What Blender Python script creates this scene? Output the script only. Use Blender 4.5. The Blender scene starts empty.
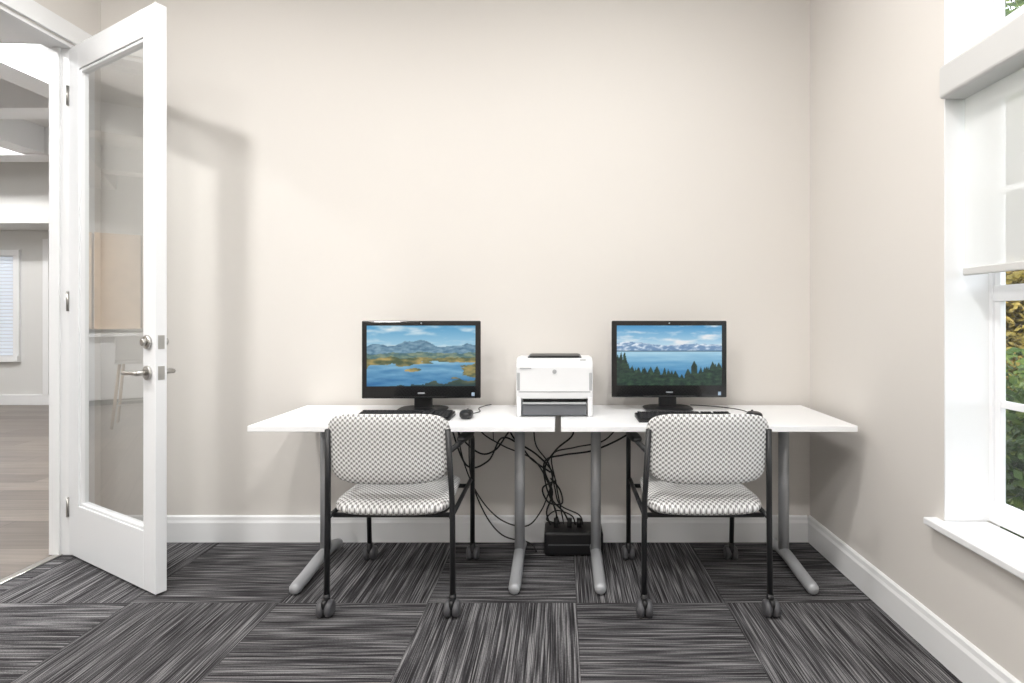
import bpy, bmesh, math, random
from mathutils import Vector, Matrix, noise
random.seed(7)
S=bpy.context.scene
S.view_settings.view_transform='Standard'
S.view_settings.look='None'
S.view_settings.exposure=0.0
COL=S.collection

# ------------------------------------------------------------ materials
def lin(c):
    return tuple(((v/255)/12.92 if v/255<=0.04045 else ((v/255+0.055)/1.055)**2.4) for v in c)
def mat(name,rgb,rough=0.5,metal=0.0,spec=0.5,bump=0.0,bscale=200,emis=None,estr=1.0,var=0.0,coat=0.0):
    m=bpy.data.materials.new(name); m.use_nodes=True
    nt=m.node_tree; b=nt.nodes['Principled BSDF']
    c=lin(rgb)
    b.inputs['Base Color'].default_value=(*c,1)
    b.inputs['Roughness'].default_value=rough
    b.inputs['Metallic'].default_value=metal
    b.inputs['Specular IOR Level'].default_value=spec
    b.inputs['Coat Weight'].default_value=coat
    if emis:
        b.inputs['Emission Color'].default_value=(*lin(emis),1); b.inputs['Emission Strength'].default_value=estr
    tc=nt.nodes.new('ShaderNodeTexCoord')
    n=nt.nodes.new('ShaderNodeTexNoise'); n.inputs['Scale'].default_value=bscale; n.inputs['Detail'].default_value=3
    nt.links.new(tc.outputs['Object'],n.inputs['Vector'])
    if bump>0:
        bp=nt.nodes.new('ShaderNodeBump'); bp.inputs['Strength'].default_value=bump; bp.inputs['Distance'].default_value=0.002
        nt.links.new(n.outputs['Fac'],bp.inputs['Height']); nt.links.new(bp.outputs['Normal'],b.inputs['Normal'])
    if var>0:
        r=nt.nodes.new('ShaderNodeValToRGB')
        r.color_ramp.elements[0].position=.3; r.color_ramp.elements[1].position=.7
        r.color_ramp.elements[0].color=(*[v*(1-var) for v in c],1)
        r.color_ramp.elements[1].color=(*[min(1,v*(1+var)) for v in c],1)
        nt.links.new(n.outputs['Fac'],r.inputs['Fac']); nt.links.new(r.outputs['Color'],b.inputs['Base Color'])
    return m
class NT:
    def __init__(s,m): s.nt=m.node_tree
    def new(s,t,**k):
        n=s.nt.nodes.new(t)
        for a,v in k.items(): setattr(n,a,v)
        return n
    def link(s,a,b): s.nt.links.new(a,b)
    def math(s,op,a,b=None,c=None):
        n=s.nt.nodes.new('ShaderNodeMath'); n.operation=op
        for i,v in enumerate((a,b,c)):
            if v is None: continue
            if isinstance(v,(int,float)): n.inputs[i].default_value=v
            else: s.nt.links.new(v,n.inputs[i])
        return n.outputs[0]
def ramp(N,fac,stops,interp='LINEAR'):
    r=N.new('ShaderNodeValToRGB'); r.color_ramp.interpolation=interp
    e=r.color_ramp.elements
    while len(e)<len(stops): e.new(0.5)
    for i,(p,c) in enumerate(stops):
        e[i].position=p; e[i].color=(*lin(c),1)
    N.link(fac,r.inputs['Fac']); return r.outputs['Color']

M_wall=mat('wall_paint_greige',(221,217,212),0.75,spec=.2,bump=.08,bscale=350)
M_wall_hall=mat('hall_wall_paint',(220,220,218),0.8,spec=.2,bump=.08,bscale=350)
M_ceil=mat('ceiling_paint',(238,238,237),0.9,spec=.1,bump=.1,bscale=250)
M_trim=mat('trim_white_semigloss',(238,239,240),0.35,spec=.4,bump=.02,bscale=60)
M_door=mat('door_white_paint',(236,238,240),0.35,spec=.4,bump=.02,bscale=60)
M_vinyl=mat('window_vinyl_white',(240,241,243),0.4,bump=.02,bscale=60)
M_lam=mat('desk_white_laminate',(246,247,248),0.3,spec=.4,bump=.02,bscale=300)
M_silver=mat('silver_powder_coat',(176,178,181),0.42,metal=.3,bump=.05,bscale=600)
M_nickel=mat('brushed_nickel',(190,188,184),0.28,metal=1.0,bump=.05,bscale=400)
M_black=mat('black_plastic',(22,22,24),0.4,bump=.05,bscale=800)
M_gloss=mat('glossy_black_bezel',(12,12,14),0.12,coat=.3,bump=.0)
M_frame=mat('black_powder_coat_steel',(30,31,33),0.4,bump=.05,bscale=900)
M_key=mat('keycap_black',(30,30,32),0.5,bump=.05,bscale=900)
M_wheel=mat('caster_grey',(78,78,81),0.45,bump=.05,bscale=500)
M_cable=mat('cable_rubber_black',(18,18,19),0.5,bump=.05,bscale=500)
M_prn=mat('printer_white_plastic',(224,225,226),0.45,bump=.05,bscale=700)
M_prn2=mat('printer_grey_plastic',(96,98,102),0.5,bump=.05,bscale=700)
M_prn3=mat('printer_mid_grey',(170,172,174),0.45,bump=.05,bscale=700)
M_logo=mat('logo_silver',(170,175,180),0.3,metal=.6)
M_tan=mat('light_oak_cabinet',(200,172,142),0.5,var=.08,bscale=6)
M_hinge=mat('hinge_nickel',(170,168,164),0.35,metal=.9)
M_lamp=mat('lamp_diffuser',(255,252,246),0.5,emis=(255,250,242),estr=2.5)

def fabric():
    m=bpy.data.materials.new('patterned_chair_fabric'); m.use_nodes=True; N=NT(m)
    b=m.node_tree.nodes['Principled BSDF']; b.inputs['Roughness'].default_value=.9; b.inputs['Specular IOR Level'].default_value=.15
    uv=N.new('ShaderNodeTexCoord'); sp=N.new('ShaderNodeSeparateXYZ'); N.link(uv.outputs['UV'],sp.inputs[0])
    kx=2*math.pi/.0225; ky=2*math.pi/.0205
    a=N.math('SINE',N.math('MULTIPLY',sp.outputs['X'],kx))
    v=N.math('MULTIPLY',sp.outputs['Y'],ky)
    v2=N.math('ADD',v,N.math('MULTIPLY',N.math('COSINE',N.math('MULTIPLY',sp.outputs['X'],kx*2)),.75))
    c=N.math('SINE',v2)
    f=N.math('MULTIPLY',a,c)
    nz=N.new('ShaderNodeTexNoise'); nz.inputs['Scale'].default_value=700; nz.inputs['Detail'].default_value=1
    N.link(uv.outputs['UV'],nz.inputs['Vector'])
    fac=N.math('ADD',N.math('ADD',N.math('MULTIPLY',f,.5),.36),N.math('MULTIPLY',nz.outputs['Fac'],.24))
    col=ramp(N,fac,[(0.0,(122,121,121)),(0.32,(142,141,140)),(0.47,(204,204,203)),(.62,(230,230,229)),(1.0,(236,236,235))])
    N.link(col,b.inputs['Base Color'])
    bp=N.new('ShaderNodeBump'); bp.inputs['Strength'].default_value=.3; bp.inputs['Distance'].default_value=.002
    N.link(nz.outputs['Fac'],bp.inputs['Height']); N.link(bp.outputs['Normal'],b.inputs['Normal'])
    return m
M_fab=fabric()

def carpet():
    m=bpy.data.materials.new('carpet_tile_striated'); m.use_nodes=True; N=NT(m)
    b=m.node_tree.nodes['Principled BSDF']; b.inputs['Roughness'].default_value=.95; b.inputs['Specular IOR Level'].default_value=.1
    g=N.new('ShaderNodeTexCoord'); sp=N.new('ShaderNodeSeparateXYZ'); N.link(g.outputs['Object'],sp.inputs[0])
    x,y=sp.outputs['X'],sp.outputs['Y']
    T=.635
    tx=N.math('DIVIDE',N.math('SUBTRACT',x,.07),T); ty=N.math('DIVIDE',N.math('SUBTRACT',y,2.304),T)
    ix=N.math('FLOOR',tx); iy=N.math('FLOOR',ty)
    par=N.math('PINGPONG',N.math('ADD',ix,iy),1.0)     # 0 even: stripes run along Y
    inv=N.math('SUBTRACT',1.0,par)
    across=N.math('ADD',N.math('MULTIPLY',x,inv),N.math('MULTIPLY',y,par))
    along=N.math('ADD',N.math('MULTIPLY',y,inv),N.math('MULTIPLY',x,par))
    tid=N.math('ADD',N.math('MULTIPLY',ix,7.31),N.math('MULTIPLY',iy,3.17))
    def nz(sa,sl,off,det=2):
        cx=N.new('ShaderNodeCombineXYZ')
        N.link(N.math('MULTIPLY',across,sa),cx.inputs[0]); N.link(N.math('MULTIPLY',along,sl),cx.inputs[1]); N.link(N.math('ADD',tid,off),cx.inputs[2])
        n=N.new('ShaderNodeTexNoise'); n.inputs['Scale'].default_value=1; n.inputs['Detail'].default_value=det
        N.link(cx.outputs[0],n.inputs['Vector']); return n.outputs['Fac']
    n1=nz(270,4,0,1); n2=nz(110,2.6,5,1); n3=nz(600,400,9,0)
    s=N.math('ADD',N.math('ADD',N.math('MULTIPLY',n1,.56),N.math('MULTIPLY',n2,.30)),N.math('MULTIPLY',n3,.14))
    col=ramp(N,s,[(0.38,(38,36,38)),(0.46,(60,59,61)),(0.54,(94,93,95)),(0.62,(142,141,142))])
    wn=N.new('ShaderNodeTexWhiteNoise',noise_dimensions='1D'); N.link(tid,wn.inputs['W'])
    tone=N.math('ADD',N.math('MULTIPLY',wn.outputs['Value'],.16),.88)
    fx=N.math('FRACT',tx); fy=N.math('FRACT',ty)
    ed=N.math('MINIMUM',N.math('MINIMUM',fx,N.math('SUBTRACT',1.0,fx)),N.math('MINIMUM',fy,N.math('SUBTRACT',1.0,fy)))
    seam=N.math('GREATER_THAN',ed,.003)
    k=N.math('MULTIPLY',tone,N.math('ADD',N.math('MULTIPLY',seam,.35),.65))
    vm=N.new('ShaderNodeVectorMath',operation='SCALE'); N.link(col,vm.inputs[0]); N.link(k,vm.inputs['Scale'])
    N.link(vm.outputs[0],b.inputs['Base Color'])
    bp=N.new('ShaderNodeBump'); bp.inputs['Strength'].default_value=.5; bp.inputs['Distance'].default_value=.003
    N.link(s,bp.inputs['Height']); N.link(bp.outputs['Normal'],b.inputs['Normal'])
    return m
M_carpet=carpet()

def wood():
    m=bpy.data.materials.new('hall_wood_plank'); m.use_nodes=True; N=NT(m)
    b=m.node_tree.nodes['Principled BSDF']; b.inputs['Roughness'].default_value=.35
    g=N.new('ShaderNodeTexCoord')
    br=N.new('ShaderNodeTexBrick'); br.inputs['Scale'].default_value=1
    br.inputs['Brick Width'].default_value=1.3; br.inputs['Row Height'].default_value=.19; br.inputs['Mortar Size'].default_value=.003
    br.inputs['Color1'].default_value=(*lin((124,115,107)),1); br.inputs['Color2'].default_value=(*lin((96,88,82)),1); br.inputs['Mortar'].default_value=(*lin((70,62,57)),1)
    N.link(g.outputs['Object'],br.inputs['Vector'])
    mp=N.new('ShaderNodeMapping'); mp.inputs['Scale'].default_value=(2,40,1); N.link(g.outputs['Object'],mp.inputs['Vector'])
    nz=N.new('ShaderNodeTexNoise'); nz.inputs['Scale'].default_value=1; nz.inputs['Detail'].default_value=4; N.link(mp.outputs[0],nz.inputs['Vector'])
    k=N.math('ADD',N.math('MULTIPLY',nz.outputs['Fac'],1.2),.4)
    vm=N.new('ShaderNodeVectorMath',operation='SCALE'); N.link(br.outputs['Color'],vm.inputs[0]); N.link(k,vm.inputs['Scale'])
    N.link(vm.outputs[0],b.inputs['Base Color']); return m
M_wood=wood()

def glass(name,tint=(250,252,252),boost=1.0):
    m=bpy.data.materials.new(name); m.use_nodes=True; N=NT(m); nt=m.node_tree; nt.nodes.clear()
    o=N.new('ShaderNodeOutputMaterial'); mix=N.new('ShaderNodeMixShader')
    t=N.new('ShaderNodeBsdfTransparent'); t.inputs[0].default_value=(*lin(tint),1)
    gl=N.new('ShaderNodeBsdfGlossy'); gl.inputs['Roughness'].default_value=.01
    ge=N.new('ShaderNodeNewGeometry'); dt=N.new('ShaderNodeVectorMath',operation='DOT_PRODUCT')
    N.link(ge.outputs['Normal'],dt.inputs[0]); N.link(ge.outputs['Incoming'],dt.inputs[1])
    c=N.math('ABSOLUTE',dt.outputs['Value'])
    f=N.math('ADD',N.math('MULTIPLY',N.math('POWER',N.math('SUBTRACT',1.0,c),5.0),.96),.04)
    N.link(N.math('MINIMUM',N.math('MULTIPLY',f,boost),1.0),mix.inputs[0]); N.link(t.outputs[0],mix.inputs[1]); N.link(gl.outputs[0],mix.inputs[2]); N.link(mix.outputs[0],o.inputs[0]); return m
M_glass=glass('clear_glass')
M_glass_door=glass('door_glass',boost=2.8)

def shade():
    m=bpy.data.materials.new('solar_shade_fabric'); m.use_nodes=True; N=NT(m); nt=m.node_tree; nt.nodes.clear()
    o=N.new('ShaderNodeOutputMaterial'); mx=N.new('ShaderNodeMixShader'); mx2=N.new('ShaderNodeMixShader')
    d=N.new('ShaderNodeBsdfDiffuse'); d.inputs[0].default_value=(*lin((236,236,234)),1)
    tl=N.new('ShaderNodeBsdfTranslucent'); tl.inputs[0].default_value=(*lin((236,236,234)),1)
    tr=N.new('ShaderNodeBsdfTransparent')
    g=N.new('ShaderNodeTexCoord'); w=N.new('ShaderNodeTexNoise'); w.inputs['Scale'].default_value=500; N.link(g.outputs['Object'],w.inputs['Vector'])
    mx.inputs[0].default_value=.25; N.link(d.outputs[0],mx.inputs[1]); N.link(tl.outputs[0],mx.inputs[2])
    N.link(N.math('ADD',N.math('MULTIPLY',w.outputs['Fac'],.06),.22),mx2.inputs[0]); N.link(mx.outputs[0],mx2.inputs[1]); N.link(tr.outputs[0],mx2.inputs[2]); N.link(mx2.outputs[0],o.inputs[0]); return m
M_shade=shade()

def leafmat(name,stops):
    m=bpy.data.materials.new(name); m.use_nodes=True; N=NT(m)
    b=m.node_tree.nodes['Principled BSDF']; b.inputs['Roughness'].default_value=.6; b.inputs['Specular IOR Level'].default_value=.2
    g=N.new('ShaderNodeTexCoord'); n=N.new('ShaderNodeTexNoise'); n.inputs['Scale'].default_value=5; n.inputs['Detail'].default_value=6
    N.link(g.outputs['Object'],n.inputs['Vector'])
    N.link(ramp(N,n.outputs['Fac'],stops),b.inputs['Base Color']); return m
M_leaf=leafmat('leaf_green',[(.3,(30,44,20)),(.5,(60,82,34)),(.7,(116,128,54))])
M_leaf2=leafmat('leaf_autumn',[(.3,(74,68,30)),(.5,(126,112,52)),(.7,(180,154,88))])
M_bark=mat('tree_bark',(80,66,54),.9,bump=.8,bscale=30,var=.3)
M_grass=mat('lawn_grass',(66,82,40),.95,bump=.5,bscale=60,var=.35)

# ------------------------------------------------------------ mesh helpers
def obj_from_bm(name,bm,m,parent=None,smooth=False,loc=None):
    me=bpy.data.meshes.new(name); bm.normal_update(); bm.to_mesh(me); bm.free()
    ms=m if isinstance(m,(list,tuple)) else [m]
    for q in ms: me.materials.append(q)
    if smooth:
        for p in me.polygons: p.use_smooth=True
    o=bpy.data.objects.new(name,me); COL.objects.link(o)
    if parent: o.parent=parent
    if loc: o.location=loc
    return o
def empty(name,loc=(0,0,0),rz=0):
    e=bpy.data.objects.new(name,None); e.location=loc; e.rotation_euler=(0,0,rz); e.empty_display_size=.1; COL.objects.link(e); return e
def addbox(bm,b,mi=0):
    x0,x1,y0,y1,z0,z1=b
    v=[bm.verts.new(p) for p in ((x0,y0,z0),(x1,y0,z0),(x1,y1,z0),(x0,y1,z0),(x0,y0,z1),(x1,y0,z1),(x1,y1,z1),(x0,y1,z1))]
    for f in ((0,3,2,1),(4,5,6,7),(0,1,5,4),(1,2,6,5),(2,3,7,6),(3,0,4,7)):
        fa=bm.faces.new([v[i] for i in f]); fa.material_index=mi
def boxes(name,bl,m,parent=None,bevel=0,seg=2,smooth=False):
    bm=bmesh.new()
    for b in bl: addbox(bm,b[:6],b[6] if len(b)>6 else 0)
    if bevel>0:
        bmesh.ops.bevel(bm,geom=list(bm.edges),offset=bevel,segments=seg,profile=.5,affect='EDGES')
    return obj_from_bm(name,bm,m,parent,smooth)
def quad(name,pts,m,parent=None):
    bm=bmesh.new(); bm.faces.new([bm.verts.new(p) for p in pts]); return obj_from_bm(name,bm,m,parent)
def prism(name,prof,axis,a0,a1,m,parent=None,bevel=0):
    bm=bmesh.new()
    def P(u,v,a):
        return {'x':(a,u,v),'y':(u,a,v),'z':(u,v,a)}[axis]
    A=[bm.verts.new(P(u,v,a0)) for u,v in prof]; B=[bm.verts.new(P(u,v,a1)) for u,v in prof]
    n=len(prof); bm.faces.new(A); bm.faces.new(B[::-1])
    for i in range(n): bm.faces.new((A[i],B[i],B[(i+1)%n],A[(i+1)%n]))
    bmesh.ops.recalc_face_normals(bm,faces=bm.faces)
    if bevel>0: bmesh.ops.bevel(bm,geom=list(bm.edges),offset=bevel,segments=2,profile=.5,affect='EDGES')
    return obj_from_bm(name,bm,m,parent)
def cyl(name,p0,p1,r,m,parent=None,r2=None,seg=24,bevel=0):
    p0=Vector(p0);p1=Vector(p1); d=p1-p0
    bm=bmesh.new(); bmesh.ops.create_cone(bm,cap_ends=True,segments=seg,radius1=r,radius2=r if r2 is None else r2,depth=d.length)
    if bevel>0:
        ed=[e for e in bm.edges if len(e.link_faces)==2 and any(len(f.verts)>4 for f in e.link_faces)]
        bmesh.ops.bevel(bm,geom=ed,offset=bevel,segments=3,profile=.5,affect='EDGES')
    M=Matrix.Translation((p0+p1)/2)@d.to_track_quat('Z','Y').to_matrix().to_4x4()
    bmesh.ops.transform(bm,matrix=M,verts=bm.verts)
    o=obj_from_bm(name,bm,m,parent,smooth=False)
    for p in o.data.polygons: p.use_smooth=len(p.vertices)<=4
    return o
def smoothpts(pts,n=6):
    P=[Vector(p) for p in pts]; out=[]
    for i in range(len(P)-1):
        a=P[max(0,i-1)];b=P[i];c=P[i+1];d=P[min(len(P)-1,i+2)]
        for k in range(n):
            t=k/n
            out.append(.5*((2*b)+(-a+c)*t+(2*a-5*b+4*c-d)*t*t+(-a+3*b-3*c+d)*t**3))
    out.append(P[-1]); return out
def filletpts(pts,r=.04,n=5):
    P=[Vector(p) for p in pts]; out=[P[0]]
    for i in range(1,len(P)-1):
        a=(P[i-1]-P[i]); b=(P[i+1]-P[i]); ra=min(r,a.length*.45); rb=min(r,b.length*.45)
        s=P[i]+a.normalized()*ra; e=P[i]+b.normalized()*rb
        for k in range(n+1):
            t=k/n; out.append(s*(1-t)**2+P[i]*2*t*(1-t)+e*t*t)
    out.append(P[-1]); return out
def tubebm(bm,pts,r,seg=10,rad=None):
    pts=[Vector(p) for p in pts]; rings=[]; up=None
    for i,p in enumerate(pts):
        t=(pts[min(i+1,len(pts)-1)]-pts[max(i-1,0)]).normalized()
        if up is None:
            up=t.orthogonal().normalized()
        up=(up-t*up.dot(t)).normalized(); s=t.cross(up)
        rr=rad[i] if rad else r
        rings.append([bm.verts.new(p+(up*math.cos(2*math.pi*k/seg)+s*math.sin(2*math.pi*k/seg))*rr) for k in range(seg)])
    for a,b in zip(rings,rings[1:]):
        for k in range(seg):
            bm.faces.new((a[k],a[(k+1)%seg],b[(k+1)%seg],b[k]))
    bm.faces.new(rings[0][::-1]); bm.faces.new(rings[-1])
def tube(name,pts,r,m,parent=None,seg=12,rad=None):
    bm=bmesh.new(); tubebm(bm,pts,r,seg,rad); bmesh.ops.recalc_face_normals(bm,faces=bm.faces)
    o=obj_from_bm(name,bm,m,parent,True)
    return o
def cushion(name,w,h,t,ex,fn,m,parent,nr=16,na=96,taper=0.0):
    bm=bmesh.new(); uvl=bm.loops.layers.uv.new('UVMap'); uvd={}
    def se(th):
        c,s=math.cos(th),math.sin(th)
        x=math.copysign(abs(c)**(2/ex),c); y=math.copysign(abs(s)**(2/ex),s)
        return x,y
    sides=[]
    for sgn in (1,-1):
        rings=[]
        c=bm.verts.new(fn(0,0,sgn*t/2)); uvd[c]=(0,0)
        for i in range(1,nr+1):
            r=math.sin(i/nr*math.pi/2)
            hh=t/2*max(0,(1-r**5))**(1/2.2)
            ring=[]
            for k in range(na):
                x,y=se(2*math.pi*k/na); u=x*r*w/2; v=y*r*h/2; u*=1+taper*(v/(h/2))
                if i==nr and sgn==-1: ring.append(sides[0][-1][k]); continue
                q=bm.verts.new(fn(u,v,sgn*hh)); uvd[q]=(u,v); ring.append(q)
            rings.append(ring)
        sides.append(rings)
        for k in range(na):
            k2=(k+1)%na
            f=[c,rings[0][k],rings[0][k2]]; bm.faces.new(f if sgn>0 else f[::-1])
            for a,b in zip(rings,rings[1:]):
                f=[a[k],b[k],b[k2],a[k2]]; bm.faces.new(f if sgn>0 else f[::-1])
    bmesh.ops.recalc_face_normals(bm,faces=bm.faces)
    for f in bm.faces:
        for l in f.loops: l[uvl].uv=uvd[l.vert]
    return obj_from_bm(name,bm,m,parent,True)

# ------------------------------------------------------------ room shell
XL,XR,YB,YF,ZC=-2.50,1.361,2.94,-1.5,3.2
WT=.20
boxes('floor',[(XL-.06,XR,YF,YB,-.05,0)],M_carpet)
boxes('ceiling',[(XL,XR,YF,YB,ZC,ZC+.1)],M_ceil)
boxes('wall_back',[(XL-.12,XR+WT,YB,YB+.12,-.05,3.45)],M_wall)
boxes('wall_front',[(XL-.12,XR+WT,YF-.12,YF,-.05,3.45)],M_wall)
JY0,JY1,JZ=1.86,2.785,2.615
for b in [(XL-.12,XL,YF,JY0,-.05,3.45),(XL-.12,XL,JY1,YB,-.05,3.45),(XL-.12,XL,JY0,JY1,JZ,3.45)]: boxes('wall_left',[b],M_wall)
WY0,WY1,WZ0,WZ1=.40,1.915,.47,2.95
for b in [(XR,XR+WT,YF,WY0,-.05,3.3),(XR,XR+WT,WY1,YB,-.05,3.3),(XR,XR+WT,WY0,WY1,-.05,WZ0),(XR,XR+WT,WY0,WY1,WZ1,3.3)]: boxes('wall_right',[b],M_wall)
RV=.155
boxes('trim_1',[(XR+.001,XR+RV,WY1-.006,WY1+.0,WZ0+.03,WZ1-.006),(XR+.001,XR+RV,WY0,WY0+.006,WZ0+.03,WZ1-.006),(XR+.001,XR+RV,WY0,WY1,WZ1-.006,WZ1)],M_trim)
bp=[(0,0),(.018,0),(.018,.105),(.013,.118),(.011,.135),(.004,.142),(0,.142)]
prism('baseboard_back',[(YB-u,v) for u,v in bp],'x',XL+.018,XR-.018,M_trim)
prism('baseboard_right',[(XR-u,v) for u,v in bp],'y',YF,YB,M_trim)
prism('baseboard_left',[(XL+u,v) for u,v in bp],'y',YF,JY0-.1,M_trim)
prism('baseboard_front',[(YF+u,v) for u,v in bp],'x',XL+.018,XR-.018,M_trim)
boxes('trim_2',[(XL-.12,XL,JY1-.018,JY1,0,JZ-.018),(XL-.12,XL,JY0,JY0+.018,0,JZ-.018),(XL-.12,XL,JY0,JY1,JZ-.018,JZ),
     (XL-.09,XL-.055,JY1-.032,JY1-.018,0,JZ-.018),(XL-.09,XL-.055,JY0+.018,JY0+.032,0,JZ-.018)],M_trim,bevel=.002)
cz=.09
boxes('trim_3',[(XL,XL+.014,JY1+.012,JY1+.012+cz,0,JZ+.006),(XL,XL+.016,JY0-cz-.006,JY0-.006,0,JZ+.006),(XL,XL+.016,JY0-cz-.006,JY1+.012+cz,JZ+.006,JZ+.01+cz)],M_trim,bevel=.003)
boxes('trim_4',[(XL-.136,XL-.12,JY1+.0,JY1+cz,0,JZ),(XL-.136,XL-.12,JY0-cz,JY0,0,JZ),(XL-.136,XL-.12,JY0-cz,JY1+cz,JZ,JZ+cz)],M_trim,bevel=.003)
boxes('trim_5',[(XL-.085,XL-.045,JY0+.02,JY1-.02,0.0,.008)],M_nickel,bevel=.003)

# hall beyond the door
HX=-9.0; HY0,HY1=-1.5,7.5; HZ=3.4
boxes('floor_hall',[(HX,XL-.06,HY0,HY1,-.05,-.001)],M_wood)
boxes('ceiling_hall',[(HX,XL-.12,HY0,HY1,HZ,HZ+.1)],M_ceil)
boxes('wall_hall_far',[(HX-.1,XL+.5,HY1,HY1+.1,-.05,3.5)],M_wall_hall)
boxes('wall_hall_soffit',[(HX,XL-.12,HY1-.6,HY1,2.42,HZ)],M_wall_hall)
boxes('wall_hall_left',[(HX-.1,HX,HY0,HY1,-.05,3.5)],M_wall_hall)
boxes('wall_hall_near',[(HX-.1,XL-.12,HY0-.1,HY0,-.05,3.5)],M_wall_hall)
boxes('wall_hall_right',[(XL-.12,XL,YB+.12,HY1,-.05,3.5)],M_wall_hall)
boxes('baseboard_hall',[(HX,XL-.12,HY1-.02,HY1,0,.14)],M_trim,bevel=.003)
bl=[]
for yy in (0.6,2.0,3.4,4.8,6.2): bl.append((HX,XL-.12,yy,yy+.28,3.08,HZ))
for xx in (-8,-6.2,-4.4): bl.append((xx,xx+.28,HY0,HY1-.6,3.10,HZ))
boxes('trim_beams_hall',bl,M_trim)
w=empty('window_2',(0,0,0))
boxes('frame',[(-8.6,-8.52,7.46,7.5,.68,2.07),(-7.56,-7.48,7.46,7.5,.68,2.07),(-8.6,-7.48,7.46,7.5,2.07,2.15),(-8.6,-7.48,7.44,7.5,.60,.68)],M_trim,w,.003)
M_blind=mat('blind_slat',(214,220,228),.5,emis=(205,214,228),estr=.3)  # faint emission stands in for daylight coming through the blind
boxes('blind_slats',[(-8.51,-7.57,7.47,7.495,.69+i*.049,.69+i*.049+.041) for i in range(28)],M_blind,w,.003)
boxes('trim_6',[(-7.16,-7.08,7.47,7.5,.14,2.3)],M_trim,bevel=.003)
c=empty('kitchen_cabinet',(-8.98,3.6,0))
boxes('base_unit',[(.0,.55,-1.6,1.6,.08,.95)],M_trim,c,.01)
boxes('toe_kick',[(.0,.5,-1.6,1.6,.0,.08)],M_black,c)
boxes('counter',[(.0,.6,-1.65,1.65,.95,.99)],M_lam,c,.005)
boxes('oak_uppers',[(.0,.35,-1.6+i*.54,-1.6+i*.54+.52,1.05,2.4) for i in range(6)],M_tan,c,.006)
for k,yy in enumerate((2.9,3.7)):
    s=empty('bar_stool',(-6.6,yy,0))
    boxes('seat',[(-.2,.2,-.2,.2,.70,.74)],M_trim,s,.015)
    boxes('backrest',[(.17,.2,-.2,.2,.74,1.02)],M_trim,s,.012)
    for i,(a,b2) in enumerate(((-1,-1),(1,-1),(1,1),(-1,1))):
        cyl(f'leg_{i+1}',(a*.22,b2*.22,0),(a*.16,b2*.16,.70),.014,M_tan,s)
    tube('footrest',[(-.2,-.2,.25),(.2,-.2,.25),(.2,.2,.25),(-.2,.2,.25),(-.2,-.2,.25)],.008,M_nickel,s)

# ------------------------------------------------------------ glazed door
ang=math.atan2(-.417,.76); L=.855
d=empty('door_1',(-2.508,2.758,0),ang)
z0,z1=.012,2.59; sw=.105; T=.045; zb,zt=.27,z1-.125
boxes('stile_hinge',[(0,sw,0,T,z0,z1)],M_door,d,.002)
boxes('stile_lock',[(L-sw,L,0,T,z0,z1)],M_door,d,.002)
boxes('rail_bottom',[(sw,L-sw,0,T,z0,zb)],M_door,d,.001)
boxes('rail_top',[(sw,L-sw,0,T,zt,z1)],M_door,d,.001)
bd=.016
boxes('glazing_bead',[(sw,sw+bd,.006,T-.006,zb,zt),(L-sw-bd,L-sw,.006,T-.006,zb,zt),(sw+bd,L-sw-bd,.006,T-.006,zb,zb+bd),(sw+bd,L-sw-bd,.006,T-.006,zt-bd,zt)],M_door,d,.004)
gy=.022; ga,gb=sw+bd-.004,L-sw-bd+.004
quad('glass_pane',[(ga,gy,zb+bd-.004),(gb,gy,zb+bd-.004),(gb,gy,zt-bd+.004),(ga,gy,zt-bd+.004)],M_glass_door,d)
hx=L-.058
for s,yy in ((-1,0),(1,T)):
    cyl('lever_rosette_%d'%(s+2),(hx,yy,.975),(hx,yy+s*.012,.975),.032,M_nickel,d,bevel=.004)
    cyl('lever_spindle_%d'%(s+2),(hx,yy+s*.008,.975),(hx,yy+s*.05,.975),.011,M_nickel,d)
    tube('lever_%d'%(s+2),smoothpts([(hx+.008,yy+s*.05,.975),(hx-.03,yy+s*.053,.976),(hx-.08,yy+s*.052,.973),(hx-.118,yy+s*.046,.971)],5),.009,M_nickel,d)
    cyl('deadbolt_rose_%d'%(s+2),(hx,yy,1.11),(hx,yy+s*.014,1.11),.031,M_nickel,d,bevel=.005)
    cyl('deadbolt_knob_%d'%(s+2),(hx,yy+s*.014,1.11),(hx,yy+s*.028,1.11),.017,M_nickel,d,bevel=.003)
boxes('latch_plate',[(L,L+.002,.010,.035,.945,1.005),(L,L+.002,.010,.035,1.08,1.14)],M_nickel,d)
for i,zz in enumerate((.25,1.3,2.35)):
    cyl('hinge_%d'%(i+1),(-.002,-.004,zz-.05),(-.002,-.004,zz+.05),.007,M_hinge,d)

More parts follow.
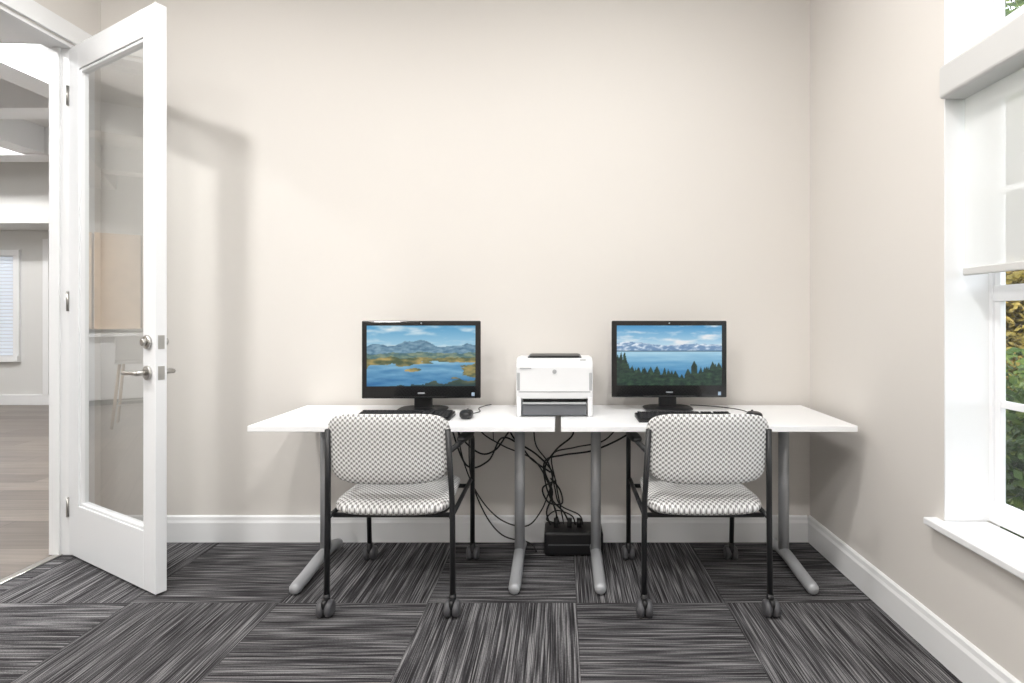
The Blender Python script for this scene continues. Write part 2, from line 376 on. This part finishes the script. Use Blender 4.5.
# ------------------------------------------------------------ window on right wall
w=empty('window_1',(0,0,0))
fx0,fx1=XR+RV,XR+.198; FB=.020
Y0,Y1,Z0,Z1=WY0,WY1,.50,WZ1; YM=(Y0+Y1)/2
fr=[(fx0,fx1,Y0,Y0+FB,Z0+.03,Z1-.03),(fx0,fx1,Y1-FB,Y1,Z0+.03,Z1-.03),(fx0,fx1,Y0,Y1,Z0,Z0+.03),(fx0,fx1,Y0,Y1,Z1-.03,Z1),
    (fx0,fx1,Y0+FB,Y1-FB,2.02,2.22),(fx0+.002,fx1-.002,YM-.04,YM+.04,Z0+.03,2.02),(fx0+.002,fx1-.002,YM-.04,YM+.04,2.22,Z1-.03)]
boxes('frame',fr,M_vinyl,w,.002)
sx0,sx1=fx0+.009,fx0+.029
sash=[]
for a,b2 in ((Y0+FB,YM-.04),(YM+.04,Y1-FB)):
    sash+=[(sx0,sx1,a,a+.024,.53,2.02),(sx0,sx1,b2-.024,b2,.53,2.02),(sx0-.005,sx1-.002,a,b2,.53,.575),(sx0-.005,sx1-.002,a,b2,1.275,1.33),(sx0+.002,sx1-.002,a,b2,1.98,2.02)]
    m_=(a+b2)/2
    sash+=[(sx0+.004,sx1-.002,a,b2,.905,.93),(sx0+.005,sx1-.003,m_-.01,m_+.01,.57,2.0),(sx0+.004,sx1-.002,a,b2,1.65,1.67)]
    sash+=[(sx0,sx1,a,a+.022,2.22,2.93),(sx0,sx1,b2-.022,b2,2.22,2.93),(sx0+.003,sx1-.003,m_-.012,m_+.012,2.22,2.93),(sx0+.002,sx1-.002,a,b2,2.22,2.25),(sx0+.004,sx1-.004,a,b2,2.55,2.575)]
boxes('sash',sash,M_vinyl,w,.0015)
gx=sx0+.011
quad('glass',[(gx,Y0+.02,Z0+.03),(gx,Y1-.02,Z0+.03),(gx,Y1-.02,Z1-.03),(gx,Y0+.02,Z1-.03)],M_glass,w)
boxes('windowsill',[(XR-.045,fx0,Y0-.045,Y1+.045,.47,.497)],M_trim,w,.006,3)
s=empty('roller_shade',(0,0,0))
boxes('cassette',[(1.333,1.44,Y0+.01,1.905,1.985,2.10)],mat('shade_cassette',(204,204,203),.5,bump=.05),s,.012,3)
quad('fabric',[(1.42,Y0+.02,1.385),(1.42,1.895,1.385),(1.42,1.895,1.99),(1.42,Y0+.02,1.99)],M_shade,s)
boxes('hem_bar',[(1.412,1.428,Y0+.02,1.895,1.365,1.392)],mat('shade_hem',(210,210,208),.5,bump=.05),s,.004)

# ------------------------------------------------------------ outdoors
boxes('ground_lawn',[(XR+.3,40,-30,40,-.35,-.25)],M_grass)
def foliage(name,blobs,n,size,m,trunk=None,loc=(0,0,0)):
    e=empty(name,loc); bm=bmesh.new()
    for _ in range(n):
        c,r=random.choice(blobs)
        v=Vector([random.gauss(0,1) for _ in range(3)]).normalized()*(random.random()**.35)
        p=Vector(c)+Vector((v.x*r[0],v.y*r[1],v.z*r[2]))
        if p.z<.0: p.z=abs(p.z)*.5
        a=Vector([random.gauss(0,1) for _ in range(3)]).normalized(); b=a.orthogonal().normalized()
        s_=size*random.uniform(.6,1.3)
        q=[p+a*s_,p+b*s_*.5,p-a*s_,p-b*s_*.5]
        bm.faces.new([bm.verts.new(t) for t in q])
    obj_from_bm('leaves',bm,m,e)
    if trunk:
        for i,t in enumerate(trunk): tube('trunk_%d'%(i+1),smoothpts(t[0],4),t[1],M_bark,e,rad=None)
    return e
foliage('boxwood_hedge',[((x*.7,y*.7,.6),(.55,.55,.65)) for x,y in ((0,0),(-.3,-1.2),(-.5,-2.6),(-.6,-4))],16000,.04,M_leaf,loc=(3.1,3.7,-.25))
foliage('autumn_shrub',[((0,0,1.0),(.7,.7,.7)),((.2,.3,1.6),(.6,.6,.5))],8000,.05,M_leaf2,trunk=[([(0,0,0),(.05,0,.6),(.1,.1,1.1)],.05)],loc=(4.6,5.5,-.25))
foliage('oak_tree',[((0,0,3.6),(2.0,1.8,1.3)),((.2,.2,5.2),(1.5,1.5,1.1)),((1.2,1.2,2.8),(1.4,1.4,1.1)),((-1.3,-1.6,3.4),(1.2,1.4,.9)),((-1.6,-4.0,3.8),(1.4,2.0,1.1))],24000,.08,M_leaf,trunk=[([(0,0,0),(.1,0,1.3),(.0,.1,2.6),(.2,.2,4.8)],.13),([(0,.1,2.0),(-.8,-.7,2.7),(-1.3,-1.4,3.3)],.06)],loc=(6.6,7.7,-.25))
foliage('tree_line',[((x,y,1.8),(1.8,1.8,2.2)) for x,y in ((0,0),(-2,2.2),(2,-2.4),(3.5,-5),(4.5,-8),(-4,4))],20000,.13,M_leaf,loc=(12.5,13.0,-.25))

# ------------------------------------------------------------ desks
DY0,DY1,DZ=2.355,2.915,.745
def desk(x0,x1,lx):
    e=empty('training_table',(0,0,0)); e.location=((x0+x1)/2,0,0); ox=(x0+x1)/2
    boxes('tabletop',[(x0-ox,x1-ox,DY0,DY1,DZ-.027,DZ)],M_lam,e,.003,2)
    for i,lxx in enumerate(lx):
        X=lxx-ox; yc=2.68
        cyl('column_%d'%(i+1),(X,yc,.05),(X,yc,DZ-.03),.025,M_silver,e,seg=32)
        pts=smoothpts([(X,DY0-.0,.027),(X,DY0+.10,.034),(X,yc-.08,.052),(X,yc,.056),(X,yc+.08,.052),(X,DY1-.07,.03)],5)
        n=len(pts); rad=[.027]*n; rad[0]=.018; rad[1]=.0255; rad[-1]=.018; rad[-2]=.025
        tube('foot_%d'%(i+1),pts,.027,M_silver,e,16,rad)
        boxes('bracket_%d'%(i+1),[(X-.03,X+.03,DY0+.08,DY1-.06,DZ-.045,DZ-.027)],M_silver,e,.003)
    boxes('beam',[(lx[0]-ox+.03,lx[1]-ox-.03,yc-.015,yc+.015,DZ-.075,DZ-.035)],M_frame,e,.003)
    return e
desk(-1.365,-.022,(-1.163,-.200)); desk(.004,1.30,(.178,1.11))

# ------------------------------------------------------------ chairs
def chair(cx,y=2.21,rz=0):
    e=empty('guest_chair',(cx,y,0),rz)
    R=.0115
    for i,s in enumerate((-1,1)):
        tube('rear_leg_%d'%(i+1),filletpts([(s*.258,0,.075),(s*.256,.005,.44),(s*.243,-.025,.765)],.08),R,M_frame,e)
        tube('arm_leg_%d'%(i+1),filletpts([(s*.258,.50,.075),(s*.262,.475,.635),(s*.262,.30,.660),(s*.250,-.005,.675)],.05),R,M_frame,e)
        cushion('armrest_%d'%(i+1),.05,.27,.03,4,lambda u,v,n,s=s:(s*.263+u,.285+v,.672-v*.07+n),M_black,e,8,40)
        tube('side_rail_%d'%(i+1),[(s*.252,.0,.400),(s*.252,.49,.410)],.010,M_frame,e)
        for j,yy in enumerate((0,.50)):
            tag='caster_%d'%(2*i+j+1)
            cyl(tag+'_stem',(s*.258,yy,.05),(s*.258,yy,.088),.014,M_black,e)
            yo=yy+ (.010 if j else -.010)
            for k in (-1,1):
                cyl(tag+'_wheel_%d'%(k+2),(s*.258+k*.002,yo,.034),(s*.258+k*.031,yo,.034),.034,M_wheel,e,bevel=.013)
            cushion(tag+'_hood',.026,.056,.040,2.6,lambda u,v,n,s=s,yo=yo:(s*.258+u,yo+v,.054+n),M_black,e,6,24)
    tube('cross_rail_1',[(-.25,.05,.392),(.25,.05,.392)],.010,M_frame,e)
    tube('cross_rail_2',[(-.255,.42,.398),(.255,.42,.398)],.010,M_frame,e)
    def seat(u,v,n):
        z=.436+n+.010*(u/.25)**2 - .05*max(0,(v-.12)/.12)**2*.6 -.010*max(0,(-v-.1)/.12)
        return (u,.208+v,z)
    cushion('seat',.470,.435,.076,6.5,seat,M_fab,e,taper=-.055)
    cushion('seat_shell',.44,.40,.02,5,lambda u,v,n:(u,.208+v,.400+n),M_black,e,6,64,taper=-.055)
    def back(u,v,n):
        y=-.040-.10*v + .040*(u/.25)**2
        return (u,y+n,.687+v)
    cushion('backrest',.494,.29,.040,5.0,back,M_fab,e,taper=.035)
    return e
chair(-.697); chair(.602)

# ------------------------------------------------------------ screens
def fb(x,y,s=0,o=5):
    a=0;f=1;am=1
    for _ in range(o):
        a+=am*noise.noise(Vector((x*f,y*f,s))); f*=2; am*=.5
    return a
def mixc(a,b,t):
    t=max(0,min(1,t)); return tuple(a[i]*(1-t)+b[i]*t for i in range(3))
def pic1(u,v):
    if v>.66+ .10*fb(u*3.2+4,0,1)+.05*math.exp(-((u-.35)/.2)**2)+.07*math.exp(-((u-.85)/.12)**2):
        c=mixc((176,212,228),(82,154,198),(v-.6)/.4); k=fb(u*3,v*7,3)
        return mixc(c,(228,236,238),max(0,k*1.2))
    if v>.55+.05*fb(u*5,0,7): return mixc((74,114,140),(130,164,184),(fb(u*14,v*22,4)+.5))
    if v>.47+.03*fb(u*7,0,9): return mixc((66,104,110),(136,150,126),fb(u*12,v*20,5)+.5)
    sh=fb(u*3.1,v*6.5,12)
    lake=math.exp(-((u-.55)/.42)**2-((v-.22)/.17)**2)+.8*math.exp(-((u-.05)/.25)**2-((v-.08)/.2)**2)
    isl=.75*math.exp(-((u-.42)/.10)**2-((v-.26)/.035)**2)
    if lake-isl+sh*.42>.40: return mixc((38,104,156),(160,206,226),.30+1.3*(v-.12)+fb(u*4,v*14,2)*.3)
    g=mixc((70,86,62),(188,162,98),fb(u*9,v*14,15)*.8+.42)
    return mixc(g,(24,54,62),max(0,(.16-v)*6))
def pic2(u,v):
    rid=.66+.07*abs(fb(u*5,0,21))+.06*math.exp(-((u-.15)/.2)**2)+.03*math.exp(-((u-.75)/.15)**2)
    h=.14+.10*math.sin(u*6+1)*.5+.20*max(0,u-.60)+.20*math.exp(-((u-.02)/.08)**2)
    def tr(n,s,base,va):
        k=u*n+s; fr=abs((k%1)-.5)*2; return base+va*abs(noise.noise(Vector((math.floor(k)*1.7,s*9+3,1))))*2-fr*.10
    if v<max(h+tr(17,0,.10,.17),h+tr(29,.3,.07,.14)):
        return mixc((16,40,38),(58,92,60),fb(u*20,v*24,6)*.6+.3)
    if v>rid:
        c=mixc((190,218,234),(72,148,198),(v-.66)/.34); kk=fb(u*4,v*10,31)
        return mixc(c,(232,236,240),max(0,kk*1.4+.05))
    if v>.58: return mixc((110,144,182),(226,236,246),max(0,fb(u*18,v*26,8)*1.2+(v-.58)*4))
    if v>.565: return (78,110,132)
    return mixc((62,132,180),(170,210,230),(v-.22)*2.9+.2*fb(u*3,v*20,4))
def screen(name,w,h,z,y,fn,parent):
    nx,ny=190,104; vs=[];fs=[];cs=[]
    for j in range(ny+1):
        for i in range(nx+1):
            u=i/nx;v=j/ny; vs.append((-w/2+w*u,y,z+h*v)); cs.append(lin([max(0,min(255,c)) for c in fn(u,v)]))
    for j in range(ny):
        for i in range(nx):
            a=j*(nx+1)+i; fs.append((a,a+1,a+nx+2,a+nx+1))
    me=bpy.data.meshes.new(name); me.from_pydata(vs,[],fs)
    ca=me.color_attributes.new(name='Col',type='FLOAT_COLOR',domain='POINT')
    for i,c in enumerate(cs): ca.data[i].color=(*c,1)
    m=bpy.data.materials.new('lcd_wallpaper'); m.use_nodes=True; N=NT(m); b=m.node_tree.nodes['Principled BSDF']
    at=N.new('ShaderNodeAttribute'); at.attribute_name='Col'
    b.inputs['Base Color'].default_value=(.01,.01,.01,1); b.inputs['Roughness'].default_value=.25
    N.link(at.outputs['Color'],b.inputs['Emission Color']); b.inputs['Emission Strength'].default_value=.95
    me.materials.append(m); o=bpy.data.objects.new(name,me); COL.objects.link(o); o.parent=parent
def aio(cx,y,fn,rz,w=.590):
    e=empty('all_in_one_computer',(cx,y,DZ),rz)
    h=.388; zb=.068; zt=zb+h
    bx=.026; bb=.062; bt=.024
    boxes('bezel',[(-w/2,w/2,-.008,.012,zb,zt)],M_gloss,e,.006,3)
    boxes('housing',[(-w/2+.015,w/2-.015,.012,.04,zb+.01,zt-.01),(-w/2+.07,w/2-.07,.04,.062,zb+.05,zt-.06)],M_black,e,.008,3)
    screen('display',w-2*bx,h-bb-bt,zb+bb,-.0088,fn,e)
    boxes('maker_badge',[(-.017,.017,-.0092,-.0075,zb+.024,zb+.031)],M_logo,e)
    cyl('webcam',(0,-.0075,zt-.012),(0,-.0090,zt-.012),.004,M_logo,e)
    boxes('sticker',[(w/2-.045,w/2-.03,-.0088,-.0078,zb+.012,zb+.03)],mat('sticker',(150,170,190),.4),e)
    boxes('speaker_slot',[(-w/2+.16,w/2-.16,-.0085,-.0078,zb+.006,zb+.012)],M_black,e)
    boxes('stand_neck',[(-.045,.045,.03,.055,.012,zb+.12)],M_black,e,.006)
    cushion('stand_base',.25,.18,.018,3.2,lambda u,v,n:(u,.035+v,.010+n*.99),M_black,e,8,48)
aio(-.692,2.70,pic1,math.radians(1.5)); aio(.552,2.735,pic2,0,.582)

def keyboard(cx,cy,rz=0):
    e=empty('keyboard',(cx,cy,DZ),rz); W,D=.45,.145
    prism('case',[(-D/2,.0),(-D/2,.010),(D/2-.02,.022),(D/2,.020),(D/2,.0)],'x',-W/2,W/2,M_black,e,.003)
    bl=[]
    for r in range(6):
        y=-D/2+.018+r*.0195+(.006 if r==5 else 0); z=.0105+ (y+D/2)*.1
        segs=[(-.215,.075,15),(.083,.133,3),(.143,.215,4)]
        for a,b2,n in segs:
            if r==0 and n==15:
                xs=[-.215,-.190,-.165,-.14,-.015,.012,.038,.075]
            else: xs=[a+(b2-a)*i/n for i in range(n+1)]
            for p,q in zip(xs,xs[1:]): bl.append((p+.001,q-.001,y-.0085,y+.0085,z,z+.006))
    boxes('keys',bl,M_key,e,.001,1)
def mouse(cx,cy,rz=0):
    e=empty('computer_mouse',(cx,cy,DZ),rz)
    cushion('body',.062,.11,.036,2.4,lambda u,v,n:(u,v,.0185+n*(1.0 if n<0 else 1.05)-.002*(v/.05)),M_black,e,8,40)
    cyl('scroll_wheel',(-.004,.03,.033),(.004,.03,.033),.008,M_wheel,e)
keyboard(-.730,2.54); keyboard(.580,2.50); mouse(-.440,2.54); mouse(.900,2.50)
bm=bmesh.new()
tubebm(bm,smoothpts([(-.435,2.595,DZ+.012),(-.43,2.64,DZ+.003),(-.40,2.70,DZ+.003),(-.42,2.80,DZ+.003),(-.38,2.9,DZ+.003),(-.37,2.925,DZ-.02),(-.36,2.925,.55)],6),.0022,6)
obj_from_bm('mouse_cable',bm,M_cable,None,True)
bm=bmesh.new()
tubebm(bm,smoothpts([(.90,2.555,DZ+.012),(.905,2.60,DZ+.003),(.93,2.68,DZ+.003),(.90,2.78,DZ+.003),(.80,2.86,DZ+.003),(.7,2.9,DZ+.003)],6),.0022,6)
obj_from_bm('mouse_cable',bm,M_cable,None,True)

# ------------------------------------------------------------ printer
p=empty('laser_printer',(-.026,2.565,DZ+.001))
W=.182
prism('body',[(.0,.085),(-.006,.11),(-.004,.235),(.006,.262),(.03,.276),(.09,.280),(.30,.272),(.325,.25),(.33,.02),(.06,.02),(.06,.085)],'x',-W,W,M_prn,p,.005)
boxes('side_cheek',[(-W+.001,-W+.024,-.003,.09,.0,.095),(W-.024,W-.001,-.003,.09,.0,.095)],M_prn,p,.006,3)
boxes('base',[(-W+.02,W-.02,.06,.32,.0,.022)],M_prn2,p,.002)
boxes('paper_tray',[(-W+.028,W-.028,.004,.06,.004,.058)],M_prn2,p,.005)
boxes('tray_lip',[(-W+.028,W-.028,-.008,.02,.060,.068)],M_prn3,p,.003)
boxes('tray_slot',[(-W+.03,W-.03,.03,.058,.064,.084)],M_black,p)
boxes('front_seam',[(-W+.012,W-.012,-.0075,.0,.118,.1205)],M_prn2,p)
boxes('output_slot',[(-.13,.13,.04,.25,.274,.2835)],M_prn2,p,.003)
boxes('output_flap',[(-.12,.12,.03,.20,.2835,.288)],M_black,p,.0015)
boxes('side_vent',[(-W-.002,-W+.002,.03+i*.02,.042+i*.02,.10,.20) for i in range(9)],M_prn2,p)
boxes('handle_recess',[(-W+.004,-W+.018,-.0065,.002,.125,.21),(W-.018,W-.004,-.0065,.002,.125,.21)],M_prn3,p,.002)
cyl('maker_badge',(0,-.003,.215),(0,-.0085,.215),.010,M_prn3,p)
boxes('model_text_plate',[(-.165,-.11,-.008,-.003,.228,.233)],M_prn3,p)
boxes('button',[(.12,.15,.012,.03,.262,.272)],M_prn3,p,.003)

# ------------------------------------------------------------ battery box + cable tangle
u=empty('power_supply_unit',(.07,2.80,0))
boxes('case',[(-.15,.15,-.06,.10,.008,.125)],M_black,u,.012,3)
boxes('feet',[(-.13,-.10,-.04,.08,0,.012),(.10,.13,-.04,.08,0,.012)],M_black,u,.002)
boxes('front_stripe',[(-.13,.13,-.0625,-.058,.06,.066)],M_wheel,u)
bm=bmesh.new()
Z=.70
cabs=[
 [(-.36,2.88,Z),(-.42,2.86,.62),(-.30,2.85,.54),(-.14,2.84,.47),(-.06,2.84,.34),(-.03,2.83,.22),(.0,2.83,.132)],
 [(-.30,2.88,Z),(-.24,2.84,.58),(-.12,2.82,.50),(-.04,2.84,.40),(-.05,2.83,.28),(.02,2.82,.2),(.05,2.83,.132)],
 [(-.14,2.90,Z),(-.13,2.86,.55),(-.06,2.84,.45),(-.03,2.82,.34),(.0,2.82,.24),(.10,2.84,.18),(.12,2.83,.132)],
 [(.46,2.88,Z),(.36,2.86,.60),(.18,2.84,.52),(.02,2.82,.50),(-.08,2.84,.46),(-.07,2.82,.33),(-.02,2.82,.2),(-.03,2.83,.132)],
 [(.36,2.90,Z),(.24,2.86,.57),(.08,2.86,.53),(-.04,2.86,.49),(-.02,2.84,.34),(.02,2.84,.132)],
 [(.04,2.90,Z),(.07,2.87,.60),(-.02,2.85,.52),(-.08,2.84,.42),(-.04,2.84,.3),(-.07,2.83,.20),(-.05,2.83,.132)],
 [(-.55,2.88,Z),(-.52,2.85,.50),(-.44,2.84,.30),(-.32,2.84,.16),(-.18,2.84,.12),(-.10,2.84,.20),(-.05,2.85,.32)],
 [(-.60,2.88,Z),(-.50,2.86,.44),(-.38,2.85,.46),(-.31,2.85,.58),(-.22,2.85,.55),(-.15,2.85,.47),(-.05,2.85,.40)],
 [(-.48,2.88,Z),(-.47,2.82,.42),(-.40,2.80,.22),(-.30,2.80,.09),(-.16,2.80,.05),(-.12,2.78,.012)],
 [(-.20,2.90,Z),(-.28,2.86,.60),(-.34,2.85,.52),(-.42,2.85,.50),(-.52,2.86,.58),(-.58,2.88,Z)],
 [(.0,2.83,.135),(-.07,2.80,.17),(-.02,2.79,.22),(.06,2.80,.19),(.08,2.82,.135)],
 [(-.02,2.84,.36),(-.09,2.81,.33),(-.06,2.80,.26),(.01,2.81,.25),(.0,2.84,.31),(-.05,2.85,.37)],
]
for i,cpts in enumerate(cabs): tubebm(bm,smoothpts(cpts,8),.0046 if i%2 else .0036,8)
for (x,y,z) in ((-.02,2.82,.137),(.05,2.82,.137),(.10,2.82,.137)): addbox(bm,(x-.012,x+.012,y-.015,y+.015,z-.01,z+.03))
obj_from_bm('power_cable_bundle',bm,M_cable,None,True)

# ------------------------------------------------------------ lights
def downlight(name,loc,power,size=.16,col=(1,.98,.96),body=True):
    e=empty(name,loc)
    bm=bmesh.new(); bmesh.ops.create_cone(bm,cap_ends=True,segments=40,radius1=size/2+.02,radius2=size/2+.015,depth=.012)
    obj_from_bm('trim_ring',bm,M_trim,e,loc=(0,0,-.006))
    bm=bmesh.new(); bmesh.ops.create_circle(bm,cap_ends=True,segments=40,radius=size/2)
    obj_from_bm('diffuser',bm,M_lamp,e,loc=(0,0,-.0125))
    ld=bpy.data.lights.new(name+'_lamp','AREA'); ld.shape='DISK'; ld.size=size; ld.energy=power; ld.color=col
    lo=bpy.data.objects.new('lamp',ld); COL.objects.link(lo); lo.parent=e; lo.location=(0,0,-.014)
P=25
downlight('recessed_and_fill_light',(-1.84,1.53,ZC),P)
for x,y,k in ((.25,1.45,1),(-1.84,-.4,1.2),(.25,-.4,1.2),(-.8,.5,1.2)): downlight('recessed_and_fill_light',(x,y,ZC),P*k,.3)  # all after the first are unseen lamps added as soft room fill
for x in (-4.0,-7.0):
    for y in (1.3,3.9,5.6): downlight('recessed_and_fill_light',(x,y,HZ),60,.3,(1,.99,.98))  # unseen lamps added to brighten the hall and its reflection
wd=bpy.data.worlds.new('sky'); S.world=wd; wd.use_nodes=True
bg=wd.node_tree.nodes['Background']; sk=wd.node_tree.nodes.new('ShaderNodeTexSky'); sk.sky_type='HOSEK_WILKIE'
sk.sun_direction=Vector((-.4,-.3,.85)).normalized(); sk.turbidity=4
mx=wd.node_tree.nodes.new('ShaderNodeMixRGB'); mx.inputs[0].default_value=.6; mx.inputs[2].default_value=(1,1.02,1.05,1)
wd.node_tree.links.new(sk.outputs[0],mx.inputs[1]); wd.node_tree.links.new(mx.outputs[0],bg.inputs[0]); bg.inputs[1].default_value=4.2
sl=bpy.data.lights.new('sun','SUN'); sl.energy=4; sl.angle=.02; sl.color=(1,.95,.86)
so=bpy.data.objects.new('sun',sl); COL.objects.link(so); so.rotation_euler=Vector((.45,.35,-.82)).to_track_quat('-Z','Y').to_euler()

# ------------------------------------------------------------ camera
cd=bpy.data.cameras.new('camera'); cd.sensor_width=36; cd.sensor_fit='HORIZONTAL'; cd.lens=540/1024*36
cd.shift_x=-48/1024; cd.shift_y=-24.5/1024; cd.clip_start=.05; cd.clip_end=200
co=bpy.data.objects.new('camera',cd); COL.objects.link(co); co.location=(0,0,1.22); co.rotation_euler=(math.pi/2,0,0)
S.camera=co
